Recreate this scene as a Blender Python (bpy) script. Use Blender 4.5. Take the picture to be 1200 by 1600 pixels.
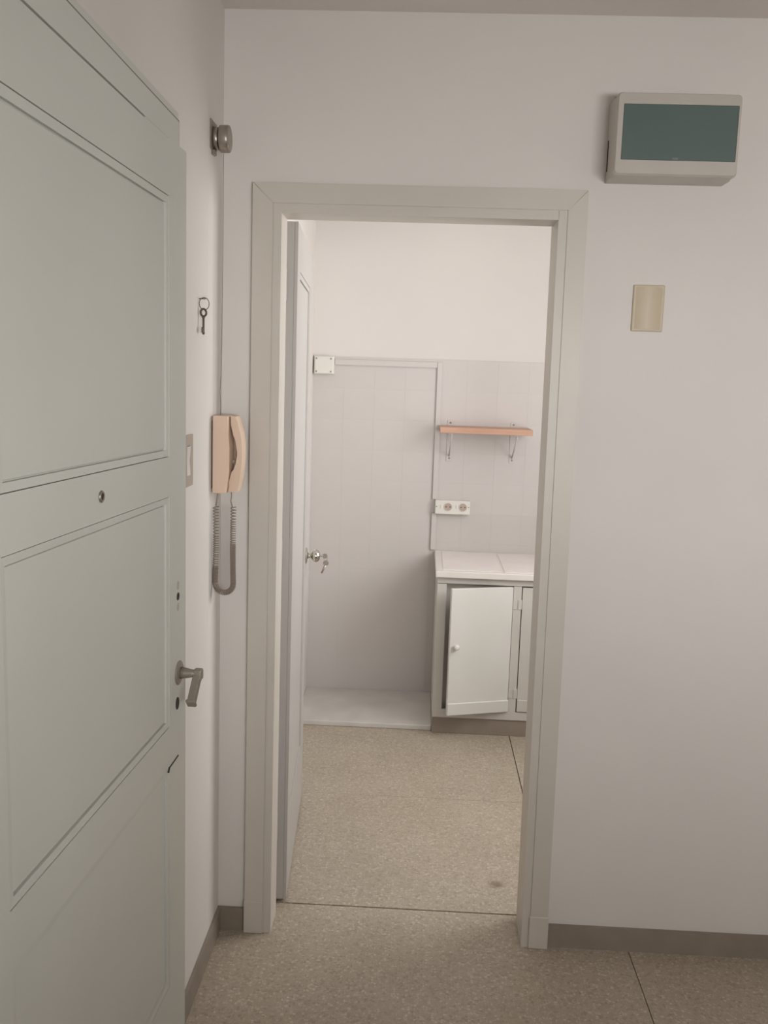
import bpy, bmesh, math, random
from mathutils import Vector, Matrix

for o in list(bpy.data.objects):
    bpy.data.objects.remove(o, do_unlink=True)
S = bpy.context.scene
C = S.collection
random.seed(4)

# ------------------------------------------------------------------ camera
F_PX, PITCH, ROLL, YAW, CAM_H = 1460.2, 0.1437, 0.0326, -0.0378, 1.6121
cy, sy, cp, sp = math.cos(YAW), math.sin(YAW), math.cos(PITCH), math.sin(PITCH)
fw = Vector((sy * cp, cy * cp, -sp)); rt = Vector((cy, -sy, 0)); dn = fw.cross(rt)
r2 = math.cos(ROLL) * rt - math.sin(ROLL) * dn
d2 = math.sin(ROLL) * rt + math.cos(ROLL) * dn
cam_d = bpy.data.cameras.new('camera')
cam_d.sensor_fit = 'HORIZONTAL'; cam_d.sensor_width = 36.0
cam_d.lens = 36.0 * F_PX / 1200.0
cam_d.clip_start = 0.05
cam = bpy.data.objects.new('camera', cam_d); C.objects.link(cam)
up = -d2; bk = -fw
cam.matrix_world = Matrix(((r2.x, up.x, bk.x, 0), (r2.y, up.y, bk.y, 0), (r2.z, up.z, bk.z, CAM_H), (0, 0, 0, 1)))
S.camera = cam

# ------------------------------------------------------------------ world, daylight, exposure
w = bpy.data.worlds.new('sky'); S.world = w; w.use_nodes = True
w.node_tree.nodes['Background'].inputs[0].default_value = (0.80, 0.87, 1.0, 1)
w.node_tree.nodes['Background'].inputs[1].default_value = 0.6
S.view_settings.view_transform = 'Standard'
S.view_settings.look = 'None'
S.view_settings.gamma = 1.0
S.view_settings.use_curve_mapping = False
S.view_settings.exposure = 0.0

def window_light(name, loc, rot, sx, sy_, power, col):
    l = bpy.data.lights.new(name, 'AREA'); l.shape = 'RECTANGLE'; l.size = sx; l.size_y = sy_
    l.energy = power; l.color = col
    o = bpy.data.objects.new(name, l); C.objects.link(o); o.location = loc; o.rotation_euler = rot
    return o
# daylight entering by the kitchen window (right wall) and by the hall window behind the viewer
window_light('kitchen_window_daylight', (1.215, 3.18, 1.60), (0, math.radians(90), 0), 1.10, 0.92, 26.0, (1.0, 0.995, 0.99))
window_light('hall_window_daylight', (1.05, -1.16, 1.55), (math.radians(90), 0, 0), 1.30, 0.70, 72.0, (1.0, 0.99, 0.98))

# ------------------------------------------------------------------ geometry constants (metres)
XL = -0.543            # left wall of hall and kitchen
YW = 2.518             # hall face of the doorway wall
YK = 2.660             # kitchen face of the doorway wall
YB = 4.603             # kitchen back wall (tile face)
ZC = 2.526             # ceiling
XR, YN = 1.25, -1.20   # kitchen right wall / hall near wall
XH = 1.95              # hall right wall

# ------------------------------------------------------------------ materials
def lin(c):
    return tuple(((v / 255) / 12.92 if v / 255 <= 0.04045 else (((v / 255) + 0.055) / 1.055) ** 2.4) for v in c)

def mat(name, c, rough=0.6, c2=None, nscale=6.0, bump=0.0, bscale=60.0, metal=0.0, spec=0.5, emit=None):
    m = bpy.data.materials.new(name); m.use_nodes = True
    nt = m.node_tree; b = nt.nodes['Principled BSDF']
    b.inputs['Roughness'].default_value = rough; b.inputs['Metallic'].default_value = metal
    b.inputs['Specular IOR Level'].default_value = spec
    tc = nt.nodes.new('ShaderNodeTexCoord')
    if c2 is None:
        c2 = tuple(max(0, v - 5) for v in c)
    n = nt.nodes.new('ShaderNodeTexNoise'); n.inputs['Scale'].default_value = nscale; n.inputs['Detail'].default_value = 4
    nt.links.new(tc.outputs['Object'], n.inputs['Vector'])
    r = nt.nodes.new('ShaderNodeValToRGB')
    r.color_ramp.elements[0].position = 0.35; r.color_ramp.elements[1].position = 0.65
    r.color_ramp.elements[0].color = (*lin(c2), 1); r.color_ramp.elements[1].color = (*lin(c), 1)
    nt.links.new(n.outputs['Fac'], r.inputs['Fac']); nt.links.new(r.outputs['Color'], b.inputs['Base Color'])
    if bump > 0:
        n2 = nt.nodes.new('ShaderNodeTexNoise'); n2.inputs['Scale'].default_value = bscale; n2.inputs['Detail'].default_value = 3
        nt.links.new(tc.outputs['Object'], n2.inputs['Vector'])
        bp = nt.nodes.new('ShaderNodeBump'); bp.inputs['Strength'].default_value = bump; bp.inputs['Distance'].default_value = 0.004
        nt.links.new(n2.outputs['Fac'], bp.inputs['Height']); nt.links.new(bp.outputs['Normal'], b.inputs['Normal'])
    return m

def terrazzo(name):
    m = bpy.data.materials.new(name); m.use_nodes = True
    nt = m.node_tree; L = nt.links.new; b = nt.nodes['Principled BSDF']
    b.inputs['Roughness'].default_value = 0.42
    tc = nt.nodes.new('ShaderNodeTexCoord')
    v = nt.nodes.new('ShaderNodeTexVoronoi'); v.inputs['Scale'].default_value = 130
    L(tc.outputs['Object'], v.inputs['Vector'])
    r = nt.nodes.new('ShaderNodeValToRGB'); cr = r.color_ramp
    stops = [(0.0, (160, 147, 130)), (0.25, (176, 163, 146)), (0.5, (181, 169, 152)), (0.78, (187, 175, 159)), (0.97, (202, 192, 177))]
    cr.elements[0].position = stops[0][0]; cr.elements[0].color = (*lin(stops[0][1]), 1)
    cr.elements[1].position = stops[-1][0]; cr.elements[1].color = (*lin(stops[-1][1]), 1)
    for p, c in stops[1:-1]:
        e = cr.elements.new(p); e.color = (*lin(c), 1)
    sep = nt.nodes.new('ShaderNodeSeparateColor'); L(v.outputs['Color'], sep.inputs['Color']); L(sep.outputs['Red'], r.inputs['Fac'])
    # cement matrix between the chips
    v2 = nt.nodes.new('ShaderNodeTexVoronoi'); v2.feature = 'DISTANCE_TO_EDGE'; v2.inputs['Scale'].default_value = 130
    L(tc.outputs['Object'], v2.inputs['Vector'])
    mr = nt.nodes.new('ShaderNodeMapRange'); mr.inputs['From Min'].default_value = 0.02; mr.inputs['From Max'].default_value = 0.14
    L(v2.outputs['Distance'], mr.inputs['Value'])
    mx = nt.nodes.new('ShaderNodeMix'); mx.data_type = 'RGBA'; mx.inputs[6].default_value = (*lin((174, 162, 145)), 1)
    L(mr.outputs['Result'], mx.inputs[0]); L(r.outputs['Color'], mx.inputs[7])
    # broad worn clouds
    n = nt.nodes.new('ShaderNodeTexNoise'); n.inputs['Scale'].default_value = 3.5; n.inputs['Detail'].default_value = 5
    L(tc.outputs['Object'], n.inputs['Vector'])
    rr = nt.nodes.new('ShaderNodeValToRGB'); rr.color_ramp.elements[0].color = (0.90, 0.89, 0.875, 1); rr.color_ramp.elements[1].color = (1, 1, 1, 1)
    rr.color_ramp.elements[0].position = 0.3; rr.color_ramp.elements[1].position = 0.62
    L(n.outputs['Fac'], rr.inputs['Fac'])
    mu = nt.nodes.new('ShaderNodeMix'); mu.data_type = 'RGBA'; mu.blend_type = 'MULTIPLY'; mu.inputs[0].default_value = 1
    L(mx.outputs[2], mu.inputs[6]); L(rr.outputs['Color'], mu.inputs[7])
    # a small brown stain on the kitchen side of the threshold
    sub = nt.nodes.new('ShaderNodeVectorMath'); sub.operation = 'SUBTRACT'; sub.inputs[1].default_value = (0.294, 2.833, 0)
    geo = nt.nodes.new('ShaderNodeNewGeometry'); L(geo.outputs['Position'], sub.inputs[0])
    n3 = nt.nodes.new('ShaderNodeTexNoise'); n3.inputs['Scale'].default_value = 60
    L(geo.outputs['Position'], n3.inputs['Vector'])
    ln = nt.nodes.new('ShaderNodeVectorMath'); ln.operation = 'LENGTH'; L(sub.outputs[0], ln.inputs[0])
    ad = nt.nodes.new('ShaderNodeMath'); ad.operation = 'MULTIPLY_ADD'; ad.inputs[1].default_value = 0.03; L(n3.outputs['Fac'], ad.inputs[0]); L(ln.outputs['Value'], ad.inputs[2])
    ms = nt.nodes.new('ShaderNodeMapRange'); ms.inputs['From Min'].default_value = 0.024; ms.inputs['From Max'].default_value = 0.046
    ms.inputs['To Min'].default_value = 0.6; ms.inputs['To Max'].default_value = 0.0
    L(ad.outputs[0], ms.inputs['Value'])
    st = nt.nodes.new('ShaderNodeMix'); st.data_type = 'RGBA'; st.inputs[7].default_value = (*lin((98, 78, 58)), 1)
    L(ms.outputs['Result'], st.inputs[0]); L(mu.outputs[2], st.inputs[6])
    L(st.outputs[2], b.inputs['Base Color'])
    return m

def smoky(name):
    m = bpy.data.materials.new(name); m.use_nodes = True
    nt = m.node_tree; L = nt.links.new; b = nt.nodes['Principled BSDF']; out = nt.nodes['Material Output']
    tc = nt.nodes.new('ShaderNodeTexCoord'); n = nt.nodes.new('ShaderNodeTexNoise'); n.inputs['Scale'].default_value = 5
    L(tc.outputs['Object'], n.inputs['Vector'])
    r = nt.nodes.new('ShaderNodeValToRGB'); r.color_ramp.elements[0].color = (*lin((108, 124, 120)), 1); r.color_ramp.elements[1].color = (*lin((114, 130, 126)), 1)
    L(n.outputs['Fac'], r.inputs['Fac']); L(r.outputs['Color'], b.inputs['Base Color'])
    b.inputs['Roughness'].default_value = 0.35
    t = nt.nodes.new('ShaderNodeBsdfTransparent'); t.inputs[0].default_value = (0.42, 0.56, 0.54, 1)
    mx = nt.nodes.new('ShaderNodeMixShader'); mx.inputs[0].default_value = 0.72
    L(t.outputs[0], mx.inputs[1]); L(b.outputs[0], mx.inputs[2]); L(mx.outputs[0], out.inputs['Surface'])
    return m

def wood(name):
    m = mat(name, (196, 158, 136), 0.5, (186, 146, 123), 3.0)
    nt = m.node_tree
    n = [k for k in nt.nodes if k.type == 'TEX_NOISE'][0]
    mp = nt.nodes.new('ShaderNodeMapping'); mp.inputs['Scale'].default_value = (1.5, 14, 30)
    tc = [k for k in nt.nodes if k.type == 'TEX_COORD'][0]
    nt.links.new(tc.outputs['Object'], mp.inputs['Vector']); nt.links.new(mp.outputs['Vector'], n.inputs['Vector'])
    return m

M = dict(
    wall=mat('wall_paint', (227, 222, 217), 0.85, (223, 218, 213), 2.0, 0.10, 35),
    kwall=mat('kitchen_wall_paint', (221, 216, 212), 0.8, (217, 212, 208), 2.0, 0.08, 35),
    ceil=mat('ceiling_paint', (230, 223, 219), 0.9, (226, 219, 215), 2.0, 0.06, 35),
    tile=mat('painted_tile', (204, 199, 196), 0.30, (201, 196, 193), 4.0, 0.03, 8),
    tile2=mat('painted_tile_grey', (200, 195, 191), 0.30, (197, 192, 188), 4.0, 0.03, 8),
    floor=terrazzo('terrazzo'),
    joint=mat('floor_joint', (88, 74, 60), 0.9),
    base=mat('baseboard_brown', (150, 139, 127), 0.55, (143, 132, 120), 12.0, 0.05, 90),
    edoor=mat('entrance_door_paint', (206, 207, 200), 0.42, (202, 203, 196), 2.5, 0.06, 22),
    trim=mat('trim_paint', (208, 201, 191), 0.42, (204, 197, 187), 3.0, 0.06, 22),
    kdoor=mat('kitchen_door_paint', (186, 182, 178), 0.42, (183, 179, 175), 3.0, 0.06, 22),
    edge_line=mat('edge_line_grey', (132, 128, 118), 0.7),
    dark=mat('dark_hole', (52, 46, 40), 0.7),
    steel=mat('brushed_steel', (176, 168, 158), 0.38, (160, 152, 142), 30, metal=0.9),
    oldsteel=mat('aged_nickel', (158, 149, 138), 0.45, (144, 135, 124), 24, metal=0.35),
    chrome=mat('chrome', (214, 210, 204), 0.14, (204, 200, 194), 20, metal=1.0),
    iron=mat('old_key_iron', (112, 100, 84), 0.5, (90, 80, 66), 40, metal=0.6),
    beige=mat('intercom_plastic', (226, 200, 178), 0.42, (222, 196, 174), 6),
    cord=mat('cord_grey', (146, 133, 121), 0.6),
    wire=mat('wire_brown', (140, 126, 112), 0.7),
    white=mat('white_plastic', (218, 214, 209), 0.4),
    ivory=mat('ivory_plastic', (224, 221, 214), 0.4),
    cream=mat('cream_plastic', (202, 187, 163), 0.45, (198, 183, 159), 8),
    grey=mat('grey_plastic', (178, 164, 150), 0.45),
    box=mat('fuse_box_plastic', (194, 187, 179), 0.38, (191, 184, 176), 8),
    smoky=smoky('smoky_teal_plastic'),
    breaker=mat('breaker_grey', (120, 128, 124), 0.5),
    shelf=wood('shelf_wood'),
    cab=mat('cabinet_paint', (206, 202, 195), 0.40, (200, 196, 189), 5.0, 0.05, 25),
    cabdoor=mat('cabinet_door_paint', (218, 217, 212), 0.40, (214, 213, 207), 5.0, 0.05, 25),
    worktop=mat('worktop_white', (228, 223, 218), 0.3),
    wtile=mat('worktop_tile', (234, 228, 225), 0.3, (229, 223, 220), 9.0),
    platform=mat('platform_grey', (210, 206, 201), 0.35, (199, 195, 190), 7.0, 0.05, 20),
    glass=mat('window_pane', (200, 214, 222), 0.1),
)

# ------------------------------------------------------------------ mesh helpers
def box(bm, x0, x1, y0, y1, z0, z1, bev=0.0, seg=1):
    vs = [bm.verts.new((x, y, z)) for x in (x0, x1) for y in (y0, y1) for z in (z0, z1)]
    fs = [bm.faces.new([vs[i] for i in f]) for f in ((0, 1, 3, 2), (4, 6, 7, 5), (0, 4, 5, 1), (2, 3, 7, 6), (0, 2, 6, 4), (1, 5, 7, 3))]
    if bev > 0:
        es = set(e for f in fs for e in f.edges)
        bmesh.ops.bevel(bm, geom=list(es), offset=bev, segments=seg, affect='EDGES', profile=0.5)

def axis_frame(d):
    d = Vector(d).normalized()
    a = Vector((0, 0, 1)) if abs(d.z) < 0.9 else Vector((0, 1, 0))
    u = d.cross(a).normalized(); v = d.cross(u).normalized()
    return d, u, v

def lathe(bm, org, axis, prof, n=24):
    """prof: (distance along axis, radius) from one end to the other; closed at both ends."""
    d, u, v = axis_frame(axis); org = Vector(org); rings = []
    for t, r in prof:
        rings.append([bm.verts.new(org + d * t + (u * math.cos(a) + v * math.sin(a)) * max(r, 1e-5)) for a in [2 * math.pi * k / n for k in range(n)]])
    for a, b in zip(rings, rings[1:]):
        for k in range(n):
            f = bm.faces.new((a[k], a[(k + 1) % n], b[(k + 1) % n], b[k])); f.smooth = True
    bm.faces.new(rings[0][::-1]); bm.faces.new(rings[-1])

def tube(bm, pts, r, n=8, closed=False):
    pts = [Vector(p) for p in pts]; N = len(pts); rings = []; prev = None
    for i, p in enumerate(pts):
        if closed:
            t = pts[(i + 1) % N] - pts[i - 1]
        else:
            t = pts[min(i + 1, N - 1)] - pts[max(i - 1, 0)]
        t.normalize()
        if prev is None:
            _, u, v = axis_frame(t)
        else:
            u = (prev - t * prev.dot(t)).normalized(); v = t.cross(u)
        prev = u
        rr = r[i] if isinstance(r, (list, tuple)) else r
        rings.append([bm.verts.new(p + (u * math.cos(a) + v * math.sin(a)) * rr) for a in [2 * math.pi * k / n for k in range(n)]])
    for i in range(N if closed else N - 1):
        a, b = rings[i], rings[(i + 1) % N]
        for k in range(n):
            f = bm.faces.new((a[k], a[(k + 1) % n], b[(k + 1) % n], b[k])); f.smooth = True
    if not closed:
        bm.faces.new(rings[0][::-1]); bm.faces.new(rings[-1])

def prism(bm, poly, o, u, v, wdir, depth):
    """extrude the 2D polygon poly (in axes u, v at o) along wdir by depth."""
    o, u, v, wdir = Vector(o), Vector(u), Vector(v), Vector(wdir)
    a = [bm.verts.new(o + u * p[0] + v * p[1]) for p in poly]
    b = [bm.verts.new(o + u * p[0] + v * p[1] + wdir * depth) for p in poly]
    bm.faces.new(a); bm.faces.new(b[::-1])
    n = len(poly)
    for i in range(n):
        bm.faces.new((a[i], b[i], b[(i + 1) % n], a[(i + 1) % n]))

def obj(name, bm, m, parent=None, smooth=False):
    bmesh.ops.recalc_face_normals(bm, faces=bm.faces[:])
    me = bpy.data.meshes.new(name); bm.to_mesh(me); bm.free()
    me.materials.append(M[m] if isinstance(m, str) else m)
    o = bpy.data.objects.new(name, me); C.objects.link(o)
    if parent: o.parent = parent
    return o

def B(*boxes, bev=0.0, seg=1):
    bm = bmesh.new()
    for b in boxes: box(bm, *b, bev=bev, seg=seg)
    return bm

def tag(o, label, cat, group=None, kind=None):
    o['label'] = label; o['category'] = cat
    if group: o['group'] = group
    if kind: o['kind'] = kind
    return o

def thing(name, label, cat, loc=(0, 0, 0), rotz=0.0, kind=None):
    o = bpy.data.objects.new(name, None); o.empty_display_size = 0.05; C.objects.link(o)
    o.location = loc; o.rotation_euler = (0, 0, rotz)
    return tag(o, label, cat, kind=kind)

def at(o, loc):
    """give a mesh built in world coordinates its origin at loc"""
    o.data.transform(Matrix.Translation(-Vector(loc))); o.location = Vector(loc); return o

def rel(bm, loc):
    bmesh.ops.translate(bm, verts=bm.verts[:], vec=-Vector(loc)); return bm

# ================================================================== SETTING
fl = tag(obj('floor', B((XL - .1, XH + .1, YN - .1, YB + .1, -0.08, -0.004)), 'joint'), 'speckled beige terrazzo floor of hall and kitchen', 'floor', kind='structure')
G = 0.0032
for (x0, x1, y0, y1) in (
        (XL, 0.649 - .0012, YN, YK + .003 - G), (0.649 + .0012, XH, YN, YK + .003 - G),
        (XL, 0.452 - .002, YK + .003 + G, 3.4365), (0.452 + .002, XR, YK + .003 + G, 3.4365),
        (XL, 0.452 - .002, 3.4377, YB), (0.452 + .002, XR, 3.4377, YB)):
    obj('slab', B((x0, x1, y0, y1, -0.004, 0.0)), 'floor', fl)
obj('paint_speck', B((-0.296, -0.291, 2.221, 2.225, 0.0, 0.0008), bev=0.0003), 'white', fl)

wl = tag(obj('wall_left', B((XL - .12, XL, YN - .1, YB + .1, 0, ZC)), 'wall'), 'white plaster wall on the left behind the open grey door', 'wall', kind='structure')
wf = tag(obj('wall_front', B((XL, -0.408, YW, YK, 0, ZC), (0.357, XH, YW, YK, 0, ZC), (-0.408, 0.357, YW, YK, 2.046, ZC)), 'wall'),
         'white plaster wall around the kitchen doorway', 'wall', kind='structure')
tag(obj('wall_right', B((XH, XH + .12, YN - .1, YK, 0, ZC)), 'wall'), 'white plaster wall closing the hall on the right', 'wall', kind='structure')
tag(obj('wall_light_baffle', B((XL, 0.20, -.47, -.37, 0, ZC), (1.70, XH, -.47, -.37, 0, ZC), (0.20, 1.70, -.47, -.37, 0, 1.30), (0.20, 1.70, -.47, -.37, 1.78, ZC)), 'wall'),  # unseen partition, added to keep window light off the lower hall
    'white plaster partition added behind the viewer, its high opening shading the lower hall', 'wall', kind='structure')
tag(obj('wall_outer', B((XL, 0.35, YN - .12, YN, 0, ZC), (1.75, XH, YN - .12, YN, 0, ZC), (0.35, 1.75, YN - .12, YN, 0, 1.15), (0.35, 1.75, YN - .12, YN, 1.95, ZC)), 'wall'),
    'white plaster outer wall with the window behind the viewer', 'wall', kind='structure')
wb = tag(obj('wall_back', B((XL, XR + .12, YB + .0055, YB + .12, 0, ZC)), 'kwall'), 'white kitchen back wall tiled below eye level', 'wall', kind='structure')
tag(obj('wall_kitchen_right', B((XR, XR + .12, YK, 2.66, 0, ZC), (XR, XR + .12, 2.66, 2.70, 0, ZC), (XR, XR + .12, 3.66, YB + .0055, 0, ZC), (XR, XR + .12, 2.70, 3.66, 0, 1.05), (XR, XR + .12, 2.70, 3.66, 2.15, ZC)), 'kwall'),
    'white kitchen wall with the window on the right', 'wall', kind='structure')
tag(obj('ceiling', B((XL - .12, XH + .12, YN - .12, YB + .12, ZC, ZC + .1)), 'ceil'), 'plain off-white plaster ceiling', 'ceiling', kind='structure')

def window(name, lab, horiz, a0, a1, z0, z1, c):
    t = thing(name, lab, 'window', kind='structure')
    def q(u0, u1, p0, p1, q0, q1):   # u along the wall, p across it
        return (u0, u1, c + p0, c + p1, q0, q1) if horiz else (c + p0, c + p1, u0, u1, q0, q1)
    f = .05
    obj('window_frame', B(q(a0, a0 + f, 0, .05, z0, z1), q(a1 - f, a1, 0, .05, z0, z1), q(a0 + f, a1 - f, 0, .05, z0, z0 + f), q(a0 + f, a1 - f, 0, .05, z1 - f, z1),
                          q((a0 + a1) / 2 - .03, (a0 + a1) / 2 + .03, 0, .05, z0 + f, z1 - f)), 'white', t)
    for u0, u1 in ((a0 + f, (a0 + a1) / 2 - .03), ((a0 + a1) / 2 + .03, a1 - f)):
        obj('pane', B(q(u0, u1, .02, .026, z0 + f, z1 - f)), 'glass', t)
window('window_1', 'white framed kitchen window with two panes', False, 2.70, 3.66, 1.05, 2.15, XR + .03)
window('window_2', 'white framed hall window behind the viewer', True, 0.35, 1.75, 1.15, 1.95, YN - .09)

# wall tiles, painted over, 15 cm square
tm = bpy.data.meshes.new('tile'); bm = B((0.0002, 0.1498, -0.0055, -0.0010, 0.0002, 0.1498), bev=0.0003); bmesh.ops.recalc_face_normals(bm, faces=bm.faces[:]); bm.to_mesh(tm); bm.free(); tm.materials.append(M['tile'])
tm2 = tm.copy(); tm2.materials.clear(); tm2.materials.append(M['tile2'])
obj('tile_bed', B((XL, XR, YB + .0005, YB + .0055, 0, 1.7025)), 'tile', wb)
for k in range(12):
    for j in range(14):
        x = XL + 0.003 + j * 0.15; z = 1.703 - (k + 1) * 0.15
        if x + .15 > XR: continue
        if k == 11:
            if x > 0.05: continue
        if k >= 7 and x > 0.1: continue
        o = bpy.data.objects.new('tile', tm2 if (k >= 5 and x > 0.05) else tm); C.objects.link(o); o.parent = wb
        o.location = (x, YB + .0055, z if k < 11 else 0.053 - 0.0)
        if k == 11:
            o.scale = (1, 1, 0.05 / 0.15); o.location.z = 0.0026

# baseboards
HB = 0.068
def base(name, lab, b):
    bm = B(b)
    return tag(obj(name, bm, 'base'), lab, 'baseboard', kind='structure')
base('baseboard_left', 'dark brown baseboard along the left hall wall', (XL, XL + .010, YN, YW - .010, 0, HB))
base('baseboard_front_left', 'short dark brown baseboard between corner and door frame', (XL, -0.462, YW - .010, YW, 0, HB))
base('baseboard_front_right', 'dark brown baseboard right of the kitchen doorway', (0.414, XH, YW - .010, YW, 0, HB))

# kitchen door frame
tr = thing('trim_1', 'off-white stepped wooden frame around the kitchen doorway', 'door frame', kind='structure')
YC = 2.498
def lean(bm):
    for v in bm.verts: v.co.x += 0.006 - 0.0105 * v.co.z / 2.1
    return bm
def poly_bar(pts, y0, y1, bev=0.0008):
    bm = bmesh.new(); prism(bm, pts, (0, y0, 0), (1, 0, 0), (0, 0, 1), (0, 1, 0), y1 - y0)
    bmesh.ops.bevel(bm, geom=bm.edges[:], offset=bev, segments=2, affect='EDGES'); return bm
obj('casing', poly_bar([(-.462, 0), (-.4085, 0), (-.4085, 2.0495), (-.462, 2.100)], YC, YW), 'trim', tr)
obj('casing', lean(poly_bar([(.357, 0), (.407, 0), (.407, 2.100), (.357, 2.050)], YC, YW)), 'trim', tr)
obj('head_casing', poly_bar([(-.4615, 2.1005), (-.409, 2.0495), (.3525, 2.0495), (.402, 2.1005)], YC, YW), 'trim', tr)
YR = 2.606   # rebate the door closes into
obj('jamb', B((-.4095, -.386, YC + .004, YR, 0, 2.0495), (-.4095, -.402, YR, YK + .002, 0, 2.0495)), 'trim', tr)
obj('jamb', lean(B((.334, .3578, YC + .004, YR + .030, 0, 2.0495), (.350, .3578, YR + .030, YK + .002, 0, 2.0495))), 'trim', tr)
obj('head_jamb', B((-.386, .3305, YC + .004, YR, 2.025, 2.0505), (-.402, .346, YR, YK + .002, 2.040, 2.0505)), 'trim', tr)
obj('plinth_block', lean(B((.354, .409, YC - .003, YC + .004, 0, .098), bev=.002)), 'trim', tr)
obj('plinth_block', B((-.464, -.409, YC - .003, YC + .004, 0, .098), bev=.002), 'trim', tr)

# ================================================================== DOORS
def panel_door(root, W, H, T, fr, panels, m, warp=None, notch=False, mw=.013, gp=.0022, seams=()):
    """visible face at local y=0 (looking along +y); x from hinge to free edge."""
    def fin(bm):
        if warp:
            for v in bm.verts: v.co.z = warp(v.co.x, v.co.z)
        return bm
    z0 = .010
    core_w = W - (.026 if notch else 0)
    if notch:
        obj('core', fin(B((0, W, fr, T, z0, 2.022), (0, core_w, fr, T, 2.022, H))), m, root)
    else:
        obj('core', B((0, W, fr, T, z0, H), bev=.0015), m, root)
    xs0, xs1 = panels[0][0], panels[0][1]
    bm = bmesh.new()
    ht = H - (.022 if notch else 0)
    xr = W
    if notch:
        box(bm, xs1, W, 0, fr, z0, 2.022); box(bm, xs1, W - .046, 0, fr, 2.022, ht)
    else:
        box(bm, xs1, W, 0, fr, z0, ht)
    box(bm, 0, xs0, 0, fr, z0, ht)
    zs = [z0] + [v for p in sorted(panels, key=lambda p: p[2]) for v in (p[2], p[3])] + [ht]
    for a, b in zip(zs[0::2], zs[1::2]):
        if b == ht and seams:
            sz, sx = seams
            box(bm, xs0, xs1, 0, fr, a, sz); box(bm, xs0, xs1, 0, fr, sz + .0035, b); box(bm, sx, xs1, .0006, fr, sz, sz + .0035)
        else:
            box(bm, xs0, xs1, 0, fr, a, b)
    bmesh.ops.remove_doubles(bm, verts=bm.verts[:], dist=1e-6)
    obj('leaf_frame', fin(bm), m, root)
    for (a, b, c, d) in panels:
        g = .0012
        def strip(q):
            return (a + q, b - q, c + q, d - q)
        o_, i_ = strip(g), strip(mw)
        bm = bmesh.new()
        oc = [(o_[0], o_[2]), (o_[1], o_[2]), (o_[1], o_[3]), (o_[0], o_[3])]; ic = [(i_[0], i_[2]), (i_[1], i_[2]), (i_[1], i_[3]), (i_[0], i_[3])]
        vo = [bm.verts.new((x, .0010, z)) for x, z in oc]; vi = [bm.verts.new((x, .0022, z)) for x, z in ic]
        bo = [bm.verts.new((x, fr, z)) for x, z in oc]; bi = [bm.verts.new((x, fr, z)) for x, z in ic]
        for k in range(4):
            q = (k + 1) % 4
            bm.faces.new((vo[k], vo[q], vi[q], vi[k])); bm.faces.new((vi[k], vi[q], bi[q], bi[k])); bm.faces.new((bo[k], bo[q], vo[q], vo[k])); bm.faces.new((bi[k], bi[q], bo[q], bo[k]))
        obj('moulding', fin(bm), m, root)
        p0, p1, p2, p3 = strip(mw + gp)
        obj('panel', fin(B((p0, p1, .0050, fr + .0005, p2, p3), bev=.001)), m, root)

# entrance door, folded back along the left wall
ANG = math.radians(2.3); W2 = .86
fe = Vector((-.468, 1.84, 0)); td = Vector((math.sin(ANG), math.cos(ANG), 0))
hinge = fe - td * W2
d2o = thing('door_2', 'large grey-white panelled entrance door standing open along the left wall', 'door', tuple(hinge), math.radians(90) - ANG, kind='structure')
def warp2(x, z):
    s = W2 - x
    k = 0 if z < 1.90 else min(1, (z - 1.90) / .16)
    return z + s * (.012 + .036 * k if z > 1.3 else .012 * z / 1.3 if z > .5 else 0)
panel_door(d2o, W2, 2.085, .036, .008, [(.10, W2 - .106, .364, .838), (.10, W2 - .106, .918, 1.3735), (.10, W2 - .106, 1.449, 1.921)], 'edoor', warp2, True, seams=(2.014, W2 - .23))
sl = bmesh.new()  # thin darker strip along the top edge and down the notch
box(sl, 0, W2 - .0435, .0005, .0075, 2.0632, 2.0660); box(sl, W2 - .0458, W2 - .0435, .0005, .0075, 2.0225, 2.0632)
for v in sl.verts: v.co.z = warp2(v.co.x, v.co.z)
obj('top_edge_strip', sl, 'edge_line', d2o)
# peephole
p = bmesh.new(); lathe(p, (W2 - .444, .0, 1.417), (0, -1, 0), [(0, .0095), (.002, .0095), (.003, .008), (.003, .0062), (.0005, .006)], 20)
ph = obj('peephole', p, 'steel', d2o)
p = bmesh.new(); lathe(p, (W2 - .444, -.0004, 1.417), (0, -1, 0), [(0, .0058), (.0016, .0055)], 16); obj('lens', p, 'dark', ph)
# lever handle: rose, neck, drooping flat grip
LX, LZ = W2 - .047, 1.011
p = bmesh.new(); lathe(p, (LX, 0, LZ), (0, -1, 0), [(0, .0245), (.002, .0245), (.0035, .022), (.0035, .019), (.0045, .018), (.005, .012)], 28)
ro = obj('handle_rose', p, 'oldsteel', d2o)
p = bmesh.new(); lathe(p, (LX, -.004, LZ), (0, -1, 0), [(0, .0125), (.010, .0105), (.024, .0080), (.036, .0078)], 20)
obj('neck', p, 'oldsteel', ro)
lev = bmesh.new(); box(lev, -.010, .010, -.0085, .0085, -.011, .011, bev=.003, seg=2)
bmesh.ops.transform(lev, matrix=Matrix.Translation((LX + .002, -.0395, LZ - .002)), verts=lev.verts[:])
g2 = bmesh.new(); box(g2, -.058, 0, -.0075, .0075, -.0095, .0095, bev=.0025, seg=2)
bmesh.ops.transform(g2, matrix=Matrix.Translation((LX, -.0385, LZ - .005)) @ Matrix.Rotation(math.radians(-44), 4, 'Y'), verts=g2.verts[:])
g3 = bmesh.new(); box(g3, -.063, -.056, -.0095, .0095, -.011, .011, bev=.002)
bmesh.ops.transform(g3, matrix=Matrix.Translation((LX, -.0385, LZ - .005)) @ Matrix.Rotation(math.radians(-44), 4, 'Y'), verts=g3.verts[:])
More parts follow.
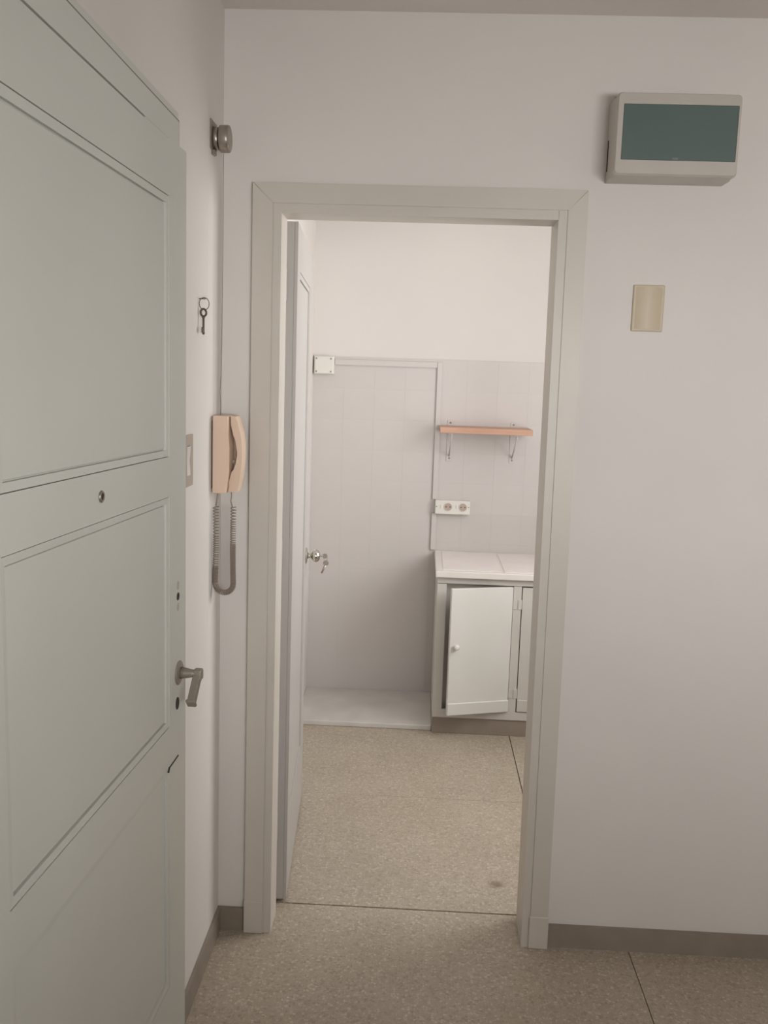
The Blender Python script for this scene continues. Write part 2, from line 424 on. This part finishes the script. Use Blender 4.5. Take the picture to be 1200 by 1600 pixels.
lh = obj('lever_handle', lev, 'oldsteel', d2o); obj('grip', g2, 'oldsteel', lh); obj('grip_end', g3, 'oldsteel', lh)
# oval keyhole cover and the filled deadbolt holes above
p = bmesh.new(); lathe(p, (W2 - .056, 0, .950), (0, -1, 0), [(0, .0105), (.0012, .010)], 20)
for v in p.verts: v.co.z = .950 + (v.co.z - .950) * 1.25
obj('keyhole', p, 'dark', d2o)
p = bmesh.new(); lathe(p, (W2 - .052, 0, 1.169), (0, -1, 0), [(0, .008), (.001, .0076)], 16); obj('lock_hole', p, 'dark', d2o)
for dz in (-.021, .022):
    p = bmesh.new(); lathe(p, (W2 - .052, 0, 1.169 + dz), (0, -1, 0), [(0, .006), (.0008, .0055)], 14)
    for v in p.verts: v.co.z = 1.169 + dz + (v.co.z - 1.169 - dz) * 1.5
    obj('filled_hole', p, 'grey', d2o)
# crack in the rail near the free edge
p = bmesh.new(); tube(p, [(W2 - .114, -.0002, .828), (W2 - .108, -.0002, .836), (W2 - .051, -.0002, .838)], .0018, 6); obj('crack', p, 'dark', d2o)
for z in (.30, 1.05, 1.80):
    p = bmesh.new(); lathe(p, (-.006, -.004, z), (0, 0, 1), [(0, .007), (.11, .007)], 14); obj('hinge', p, 'oldsteel', d2o)
te = thing('trim_2', 'grey-white wooden jamb the entrance door hangs on', 'door frame', kind='structure')
obj('jamb', B((XL, XL + .06, hinge.y - .075, hinge.y - .018, 0, 2.14), bev=.002), 'edoor', te)

# kitchen door, open into the kitchen
kt = Vector((-.047, .733, 0)); WK = .738
kth = math.atan2(kt.y, kt.x)
d1 = thing('door_1', 'white panelled kitchen door swung open into the kitchen', 'door', (-.364, 2.6665, 0), kth, kind='structure')
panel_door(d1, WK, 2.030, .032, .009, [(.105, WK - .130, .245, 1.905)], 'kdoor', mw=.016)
for z in (.25, 1.09, 1.857):
    p = bmesh.new(); lathe(p, (-.003, .034, z - .045), (0, 0, 1), [(0, .004), (.004, .0058), (.086, .0058), (.09, .004)], 14); obj('hinge', p, 'kdoor', d1)
KX, KZ = WK - .052, .955
p = bmesh.new(); lathe(p, (KX, 0, KZ), (0, -1, 0), [(0, .030), (.002, .030), (.005, .024), (.006, .016)], 28); kr = obj('knob_rose', p, 'oldsteel', d1)
p = bmesh.new(); lathe(p, (KX, -.005, KZ), (0, -1, 0), [(0, .012), (.008, .0095), (.016, .010), (.019, .017), (.025, .0225), (.033, .0235), (.041, .020), (.046, .013), (.047, .008)], 28)
obj('knob', p, 'chrome', kr)

# key in the kitchen door knob with a second key hanging from it
m1 = d1.matrix_basis.copy() if False else (Matrix.Translation(d1.location) @ Matrix.Rotation(kth, 4, 'Z'))
kpos = m1 @ Vector((KX, -.052, KZ))
nrm = (m1.to_3x3() @ Vector((0, -1, 0))).normalized(); along = (m1.to_3x3() @ Vector((1, 0, 0))).normalized()
kk = thing('key', 'small steel key in the kitchen door knob with another key dangling', 'key', tuple(kpos))
p = bmesh.new(); lathe(p, (0, 0, 0), nrm, [(0, .0028), (.010, .0028)], 8); obj('key_blade', p, 'steel', kk)
p = bmesh.new(); lathe(p, nrm * .018 - along * .0012, along, [(0, .0095), (.0024, .0095)], 18); obj('key_bow', p, 'steel', kk)
p = bmesh.new(); tube(p, [nrm * (.021 + .007 * math.sin(a)) + Vector((0, 0, -.009 - .0085 * math.cos(a))) + along * .003 * math.sin(a) for a in [2 * math.pi * k / 18 for k in range(18)]], .0009, 6, True)
obj('key_ring', p, 'steel', kk)
p = bmesh.new(); lathe(p, nrm * .022 + Vector((0, 0, -.026)) - along * .001, along, [(0, .0105), (.0022, .0105)], 18); obj('hanging_bow', p, 'steel', kk)
p = bmesh.new(); tube(p, [nrm * .020 + Vector((0, 0, -.034)), nrm * .007 + Vector((0, 0, -.064))], [.0042, .0034], 8); obj('hanging_blade', p, 'steel', kk)

# ================================================================== HALL THINGS
# --- doorbell
by, bz = 2.396, 2.180
bl = thing('doorbell', 'round metal doorbell gong high on the left wall near the corner', 'doorbell', (XL, by, bz))
p = B((0, .003, -.036, .030, -.030, .040), bev=.001); obj('back_plate', p, 'oldsteel', bl)
p = bmesh.new(); lathe(p, (.003, 0, 0), (1, 0, 0), [(0, .029), (.010, .027), (.016, .024)], 28); obj('base_cup', p, 'steel', bl)
p = bmesh.new(); lathe(p, (.0185, 0, 0), (1, 0, 0), [(0, .0315), (.0015, .0325), (.0195, .0325), (.0230, .0312), (.0242, .028), (.0245, .01)], 36); obj('gong', p, 'steel', bl)
p = bmesh.new(); lathe(p, (.016, 0, 0), (1, 0, 0), [(0, .028), (.003, .028)], 28); obj('shadow_gap_ring', p, 'dark', bl)
p = B((.001, .009, -.018, .004, -.041, -.028), bev=.0015); obj('terminal', p, 'steel', bl)

# --- bell wire in the corner
p = bmesh.new()
wp = [(-.521, 2.418, 2.150), (-.521, 2.420, 2.00), (-.522, 2.421, 1.87), (-.523, 2.422, 1.70), (-.525, 2.423, 1.60), (-.527, 2.424, 1.56), (-.5255, 2.425, 1.53), (-.5255, 2.426, 1.500)]
tube(p, wp, [.0005, .0005, .0006, .0010, .0010, .0010, .0010, .0010], 6)
tag(at(obj('bell_wire', p, 'wire'), wp[-1]), 'thin brown wire running down the corner from doorbell to intercom', 'wire')

# --- key on the wall
ky, kz = 2.257, 1.785
obj('nail', rel(B((XL - .002, XL + .016, ky - .0012, ky + .0012, kz - .004, kz - .0016)), (0, 0, 0)), 'iron', wl)
k2 = thing('key', 'old dark iron key with ring hanging on the left wall', 'key', (XL, ky, kz))
p = bmesh.new(); tube(p, [(.0125 + .0105 * math.sin(a), .006 * math.sin(a), -.0145 - .0145 * math.cos(a)) for a in [2 * math.pi * k / 28 for k in range(28)]], .0010, 6, True); obj('key_ring', p, 'iron', k2)
p = bmesh.new(); tube(p, [(.0110 + .005 * math.sin(a), .0070 * math.sin(a), -.0355 - .0085 * math.cos(a)) for a in [2 * math.pi * k / 20 for k in range(20)]], .0026, 8, True); obj('key_bow', p, 'iron', k2)
p = bmesh.new(); lathe(p, (.0110, 0, -.043), (0, 0, -1), [(0, .0036), (.003, .0042), (.006, .0028), (.036, .0026), (.041, .0034), (.044, .002)], 12); obj('shank', p, 'iron', k2)
p = B((.0097, .0123, -.016, -.002, -.083, -.0725), (.0097, .0123, -.016, -.010, -.0725, -.070), bev=.0005); obj('bit', p, 'iron', k2)

# --- light switch on the left wall, half behind the door
sw = thing('light_switch', 'beige framed light switch on left wall peeking past the grey door', 'light switch', (XL, 2.1435, 1.404))
fo, fi = .0415, .0150
bm = bmesh.new()
for b in ((0, .0045, -fo, -fi, -.060, .060), (0, .0045, fi, fo, -.060, .060), (0, .0045, -fi, fi, .035, .060), (0, .0045, -fi, fi, -.060, -.035)):
    box(bm, *b)
bmesh.ops.remove_doubles(bm, verts=bm.verts[:], dist=1e-6)
obj('frame', bm, 'grey', sw)
rk = bmesh.new(); prism(rk, [(0, -.034), (.0055, -.034), (.0035, 0), (.0065, .034), (0, .034)], (0, -fi + .0008, 0), (1, 0, 0), (0, 0, 1), (0, 1, 0), 2 * fi - .0016); obj('rocker', rk, 'white', sw)

# --- intercom telephone, seen from its side
py = 2.392
ph = thing('intercom_phone', 'beige wall intercom telephone with grey coiled cord beside the door frame', 'intercom', (XL, py, 1.296))
PW = .092   # width along the wall
def side_prism(poly, y0, y1, bev):
    bm = bmesh.new(); prism(bm, poly, (0, y0, 0), (1, 0, 0), (0, 0, 1), (0, 1, 0), y1 - y0)
    bmesh.ops.bevel(bm, geom=bm.edges[:], offset=bev, segments=2, affect='EDGES', profile=.6); return bm
obj('back_plate', B((0, .0035, .006, PW - .006, .014, .190)), 'dark', ph)
obj('base', side_prism([(.0035, .002), (.0400, .002), (.0470, .060), (.0475, .120), (.0450, .150), (.0440, .203), (.0035, .203)], 0, PW, .0028), 'beige', ph)
# handset: curved back, earpiece and mouthpiece resting on the base
hs = []
n = 18
for i in range(n + 1):          # outer bow
    a = i / n; z = .004 + a * .198
    hs.append((.0650 + .0125 * math.sin(math.pi * (a * .92 + .04)) - .010 * max(0, a - .75) * 2, z))
inner = [(.0465, .2025), (.0480, .178), (.0545, .150), (.0630, .138), (.0655, .105), (.0630, .075), (.0560, .064), (.0490, .056), (.0440, .030), (.0410, .004)]
obj('handset', side_prism(hs + inner, .016, PW - .016, .0025), 'beige', ph)
p = B((.0480, .0600, .034, .046, .078, .088), bev=.002); obj('hook_switch', p, 'grey', ph)
p = B((.0470, .0560, .028, .060, .052, .060), bev=.002); obj('cradle', p, 'grey', ph)
# cord leads and coil
yc = .024
p = bmesh.new(); tube(p, [(.0130, yc, .004), (.0128, yc, -.006), (.0110, yc, -.020), (.0085, yc, -.034)], .0017, 8); obj('cord_lead', p, 'cord', ph)
p = bmesh.new(); tube(p, [(.0490, yc, .008), (.0500, yc, -.006), (.0480, yc, -.020), (.0520, yc, -.036)], .0017, 8); obj('cord_lead', p, 'cord', ph)
def u_path(s):   # s 0..1 along the hanging loop (x, z), local
    xl_, xr_, top, bot = .0090, .0565, -.036, -.243
    r = (xr_ - xl_) / 2; Ls = -(bot - top); La = math.pi * r; T = 2 * Ls + La; d = s * T
    if d < Ls: return Vector((xl_ + .001 * math.sin(d * 20), yc, top - d))
    if d < Ls + La:
        a = (d - Ls) / r; return Vector((xl_ + r - r * math.cos(a), yc, bot - r * math.sin(a)))
    return Vector((xr_ - .002 * math.sin((d - Ls - La) * 12), yc, bot + (d - Ls - La)))
pts = []; ph_ = 0.0; NS = 1500
for i in range(NS + 1):
    s = i / NS
    dens = 1 / (.0080 if s < .16 or s > .92 else .0062 if s < .33 or s > .80 else .0036)
    ph_ += 2 * math.pi * dens * (2 * .207 + math.pi * .0238) / NS
    c = u_path(s); t = (u_path(min(1, s + .002)) - u_path(max(0, s - .002))).normalized(); nx = Vector((-t.z, 0, t.x))
    pts.append(c + nx * math.cos(ph_) * .0066 + Vector((0, 1, 0)) * math.sin(ph_) * .0066)
p = bmesh.new(); tube(p, pts, .00155, 5); obj('coiled_cord', p, 'cord', ph)

# --- fuse box
fb = thing('fuse_box', 'white fuse box with smoky teal window on the upper right wall', 'fuse box', (.5925, YW, 2.121))
fx = .148
# open-fronted body
bd = bmesh.new()
for b in ((-fx, fx, -.006, 0, 0, .192), (-fx, -fx + .006, -.070, -.006, 0, .192), (fx - .006, fx, -.070, -.006, 0, .192), (-fx + .006, fx - .006, -.070, -.006, 0, .006), (-fx + .006, fx - .006, -.070, -.006, .186, .192)):
    box(bd, *b)
bmesh.ops.remove_doubles(bd, verts=bd.verts[:], dist=1e-6)
obj('body', bd, 'box', fb)
# cover frame, rounded, with a rectangular opening
def frame_cover(x0, x1, z0, z1, ox0, ox1, oz0, oz1, y0, y1, r):
    bm = bmesh.new()
    def rr(x0, x1, z0, z1, r, n=4):
        out = []
        for cx, cz, a0 in ((x1 - r, z0 + r, -90), (x1 - r, z1 - r, 0), (x0 + r, z1 - r, 90), (x0 + r, z0 + r, 180)):
            for k in range(n + 1):
                a = math.radians(a0 + 90 * k / n); out.append((cx + r * math.cos(a), cz + r * math.sin(a)))
        return out
    o1 = rr(x0, x1, z0, z1, r); o2 = rr(x0 + .008, x1 - .008, z0 + .008, z1 - .008, r); i1 = rr(ox0, ox1, oz0, oz1, .002)
    A = [bm.verts.new((x, y0, z)) for x, z in o1]; Bv = [bm.verts.new((x, y1 + .008, z)) for x, z in o1]
    Cc = [bm.verts.new((x * 1, y1, z)) for x, z in rr(x0 + .003, x1 - .003, z0 + .004, z1 - .003, r)]; D = [bm.verts.new((x, y1, z)) for x, z in i1]; Ee = [bm.verts.new((x, y0, z)) for x, z in i1]
    n = len(A)
    for P, Q in ((A, Bv), (Bv, Cc), (Cc, D), (D, Ee), (Ee, A)):
        for k in range(n):
            bm.faces.new((P[k], P[(k + 1) % n], Q[(k + 1) % n], Q[k]))
    return bm
obj('cover', frame_cover(-fx - .0015, fx + .0015, -.0015, .1915, -fx + .014, fx - .006, .034, .164, -.0705, -.117, .010), 'box', fb)
wn = obj('cover_window', B((-fx + .0145, fx - .0065, -.1175, -.114, .0345, .1635), bev=.0008), 'smoky', fb)
obj('finger_notch', B((-.010, .004, -.1185, -.1172, .0355, .0410), bev=.0004), 'breaker', wn)
br = obj('breaker_row', B((-.100, .110, -.085, -.020, .068, .133), bev=.002), 'breaker', fb)
for i in range(11):
    x = -.097 + i * .0187
    obj('breaker_switch', B((x + .005, x + .012, -.097, -.0852, .089, .107), bev=.001), 'dark', br)
obj('inner_plate', B((-fx + .0062, fx - .0062, -.0195, -.0062, .0062, .1858)), 'box', fb)
obj('side_slot', B((-fx - .0018, -fx + .0005, -.022, -.018, .025, .100)), 'dark', fb)

# --- cream blank plate
cp_ = thing('blank_plate', 'small cream rectangular cover plate on the wall below the fuse box', 'wall plate', (.576, YW, 1.751))
obj('plate', B((-.0405, .0405, -.0065, 0, 0, .119), bev=.003, seg=2), 'cream', cp_)
bm = bmesh.new()
prof = [(-.034 + .068 * k / 10, -.0065 - .006 * math.sin(math.pi * k / 10)) for k in range(11)]
prism(bm, prof + [(.034, -.003), (-.034, -.003)], (0, 0, .006), (1, 0, 0), (0, 1, 0), (0, 0, 1), .107)
obj('raised_cover', bm, 'cream', cp_)

# ================================================================== KITCHEN THINGS
# --- platform in the niche
tag(at(obj('floor_platform', B((XL, .0945, 4.140, YB, 0, .025), bev=.004, seg=2), 'platform'), (-.23, 4.37, 0)), 'low pale grey platform on the kitchen floor left of the cabinet', 'platform')

# --- junction box
jb = thing('junction_box', 'white square junction box at the left end of the cable duct', 'junction box', (-.487, YB, 1.616))
obj('body', B((-.049, .049, -.034, 0, 0, .086), bev=.003, seg=2), 'ivory', jb)
ld = obj('lid', B((-.044, .044, -.040, -.0335, .003, .083), bev=.002, seg=2), 'ivory', jb)
for sx in (-.036, .034):
    for sz in (.012, .074):
        p = bmesh.new(); lathe(p, (sx, -.0398, sz), (0, -1, 0), [(0, .0042), (.0015, .0042), (.0018, .003)], 12); obj('screw', p, 'oldsteel', ld)

# --- cable duct
cd = thing('cable_duct', 'white cable duct running from junction box across and down the tiles', 'cable duct', (.073, YB, .766))
def R3(x0, x1, d, z0, z1):
    return B((x0 - .073, x1 - .073, -d, 0, z0 - .766, z1 - .766), bev=.0015)
obj('horizontal_run', R3(-.437, .062, .011, 1.662, 1.690), 'tile', cd)
obj('vertical_run', R3(.063, .088, .011, 1.020, 1.690), 'tile', cd)
obj('lower_run', R3(.063, .086, .013, .767, .953), 'tile', cd)

# --- double socket
sk = thing('double_socket', 'white double wall socket above the worktop', 'socket', (.164, YB, .952))
obj('housing', B((-.086, .086, -.040, 0, 0, .068), bev=.004, seg=2), 'ivory', sk)
for cx in (-.022, .051):
    p = bmesh.new(); lathe(p, (cx, -.0398, .037), (0, -1, 0), [(0, .0215), (.0025, .0215), (.003, .0200), (.0026, .0190)], 28); wl_ = obj('outlet_ring', p, 'white', sk)
    p = bmesh.new(); lathe(p, (cx, -.0400, .037), (0, -1, 0), [(0, .0185), (.0028, .0185)], 28); obj('outlet_well', p, 'grey', wl_)
    for dx in (-.0095, .0095):
        p = bmesh.new(); lathe(p, (cx + dx, -.0426, .037), (0, -1, 0), [(0, .0030), (.0006, .0030)], 10); obj('pin_hole', p, 'dark', wl_)
for cx in (-.079, .079):
    p = bmesh.new(); lathe(p, (cx, -.0398, .037), (0, -1, 0), [(0, .0032), (.0012, .0030)], 10); obj('screw', p, 'oldsteel', sk)
for cx in (-.060, .016):
    obj('indicator_slot', B((cx - .0012, cx + .0012, -.0407, -.0395, .028, .046)), 'grey', sk)

# --- shelf
sh = thing('wall_shelf', 'small wooden wall shelf on two white brackets above the socket', 'shelf', (.30, YB, 1.36))
SD = .205
obj('board', B((-.216, .218, -SD, -.004, 0, .027), bev=.0015), 'shelf', sh)
for cx in (-.165, .143):
    b = obj('bracket', B((cx - .012, cx + .012, -.003, 0, -.150, .052), bev=.0008), 'tile', sh)
    obj('bracket_arm', B((cx - .009, cx + .009, -.195, -.003, -.004, -.0002), bev=.0006), 'tile', b)
    bm = bmesh.new(); tube(bm, [(cx + .002, -.004, -.122), (cx + .006, -.190, -.004)], .0036, 8); obj('bracket_strut', bm, 'tile', b)
    for sz in (.040, -.134):
        p = bmesh.new(); lathe(p, (cx + .003, -.003, sz), (0, -1, 0), [(0, .0048), (.0015, .0046), (.0028, .003)], 12); obj('screw', p, 'oldsteel', b)

# --- base cabinet
CX0, CX1, CYF = .095, .815, 4.112
cb = thing('base_cabinet', 'white wooden base cabinet with one door ajar under the worktop', 'cabinet', ((CX0 + CX1) / 2, 4.36, 0))
co = ((CX0 + CX1) / 2, 4.36, 0)
def cbx(name, b, m, parent=cb, bev=.0012):
    return obj(name, rel(B(b, bev=bev), co), m, parent)
cbx('side_panel', (CX0, CX0 + .016, CYF + .018, YB - .002, 0, .734), 'cab')
cbx('side_panel', (CX1 - .016, CX1, CYF + .018, YB - .002, 0, .734), 'cab')
cbx('back_panel', (CX0 + .016, CX1 - .016, YB - .010, YB - .002, .08, .734), 'cab')
cbx('bottom_panel', (CX0 + .016, CX1 - .016, CYF + .018, YB - .010, .085, .100), 'cab')
cbx('light_catch_panel', (CX0 + .016, .437, CYF + .045, CYF + .053, .100, .734), 'cab')  # added board; catches light so the gap beside the door is less dark
cbx('toe_kick', (CX0, CX1, CYF + .006, CYF + .018, 0, .077), 'base')
cbx('bottom_rail', (CX0, CX1, CYF, CYF + .018, .0775, .117), 'cab')
cbx('top_rail', (CX0, CX1, CYF, CYF + .018, .704, .734), 'cab')
cbx('stile', (CX0, .137, CYF, CYF + .018, .117, .702), 'cab')
cbx('stile', (.437, .4735, CYF, CYF + .018, .117, .702), 'cab')
cbx('stile', (.776, CX1, CYF, CYF + .018, .117, .702), 'cab')
# door ajar, hinged on its right side
hx, hy = .436, CYF - .001; aj = math.radians(17.5); DW = .292
def swing(bm):
    bmesh.ops.transform(bm, matrix=Matrix.Translation((hx - co[0], hy - co[1], 0)) @ Matrix.Rotation(aj, 4, 'Z'), verts=bm.verts[:]); return bm
dl = obj('cabinet_door', swing(B((-DW, 0, -.001, .016, .120, .699), bev=.002)), 'cabdoor', cb)
obj('bottom_strip', swing(B((-DW - .001, 0, -.009, -.0008, .120, .176), bev=.0025)), 'cabdoor', dl)
p = bmesh.new(); lathe(p, (-DW + .028, -.001, .437), (0, -1, 0), [(0, .007), (.006, .0065), (.010, .011), (.016, .0135), (.022, .011), (.0245, .004)], 18); obj('knob', swing(p), 'worktop', dl)
for z in (.205, .62):
    cbx('hinge', (.4365, .452, CYF - .0030, CYF - .0002, z - .022, z + .022), 'cab', dl, .0008)
dr = cbx('cabinet_door', (.4775, .774, CYF + .001, CYF + .017, .121, .698), 'cab')
cbx('bottom_strip', (.4770, .774, CYF - .006, CYF + .0008, .121, .177), 'cab', dr, .002)
p = bmesh.new(); lathe(p, (.746, CYF + .001, .437), (0, -1, 0), [(0, .007), (.006, .0065), (.010, .011), (.016, .0135), (.022, .011), (.0245, .004)], 18); obj('knob', rel(p, co), 'worktop', dr)
for z in (.205, .62):
    cbx('hinge', (.459, .4765, CYF - .0030, CYF - .0002, z - .022, z + .022), 'cab', dr, .0008)

# --- worktop with large pale tiles
wt = thing('worktop', 'white kitchen worktop laid with large pale tiles', 'worktop', (.455, 4.34, .7345))
wo = (.455, 4.34, .7345)
obj('slab', rel(B((.0855, .825, 4.088, YB - .001, .7345, .763), bev=.003, seg=2), wo), 'worktop', wt)
for (x0, x1, y0, y1) in ((.118, .380, 4.124, 4.565), (.393, .655, 4.116, 4.565), (.668, .815, 4.118, 4.565)):
    obj('tile', rel(B((x0, x1, y0, y1,   .7628, .7652), bev=.0008), wo), 'wtile', wt)
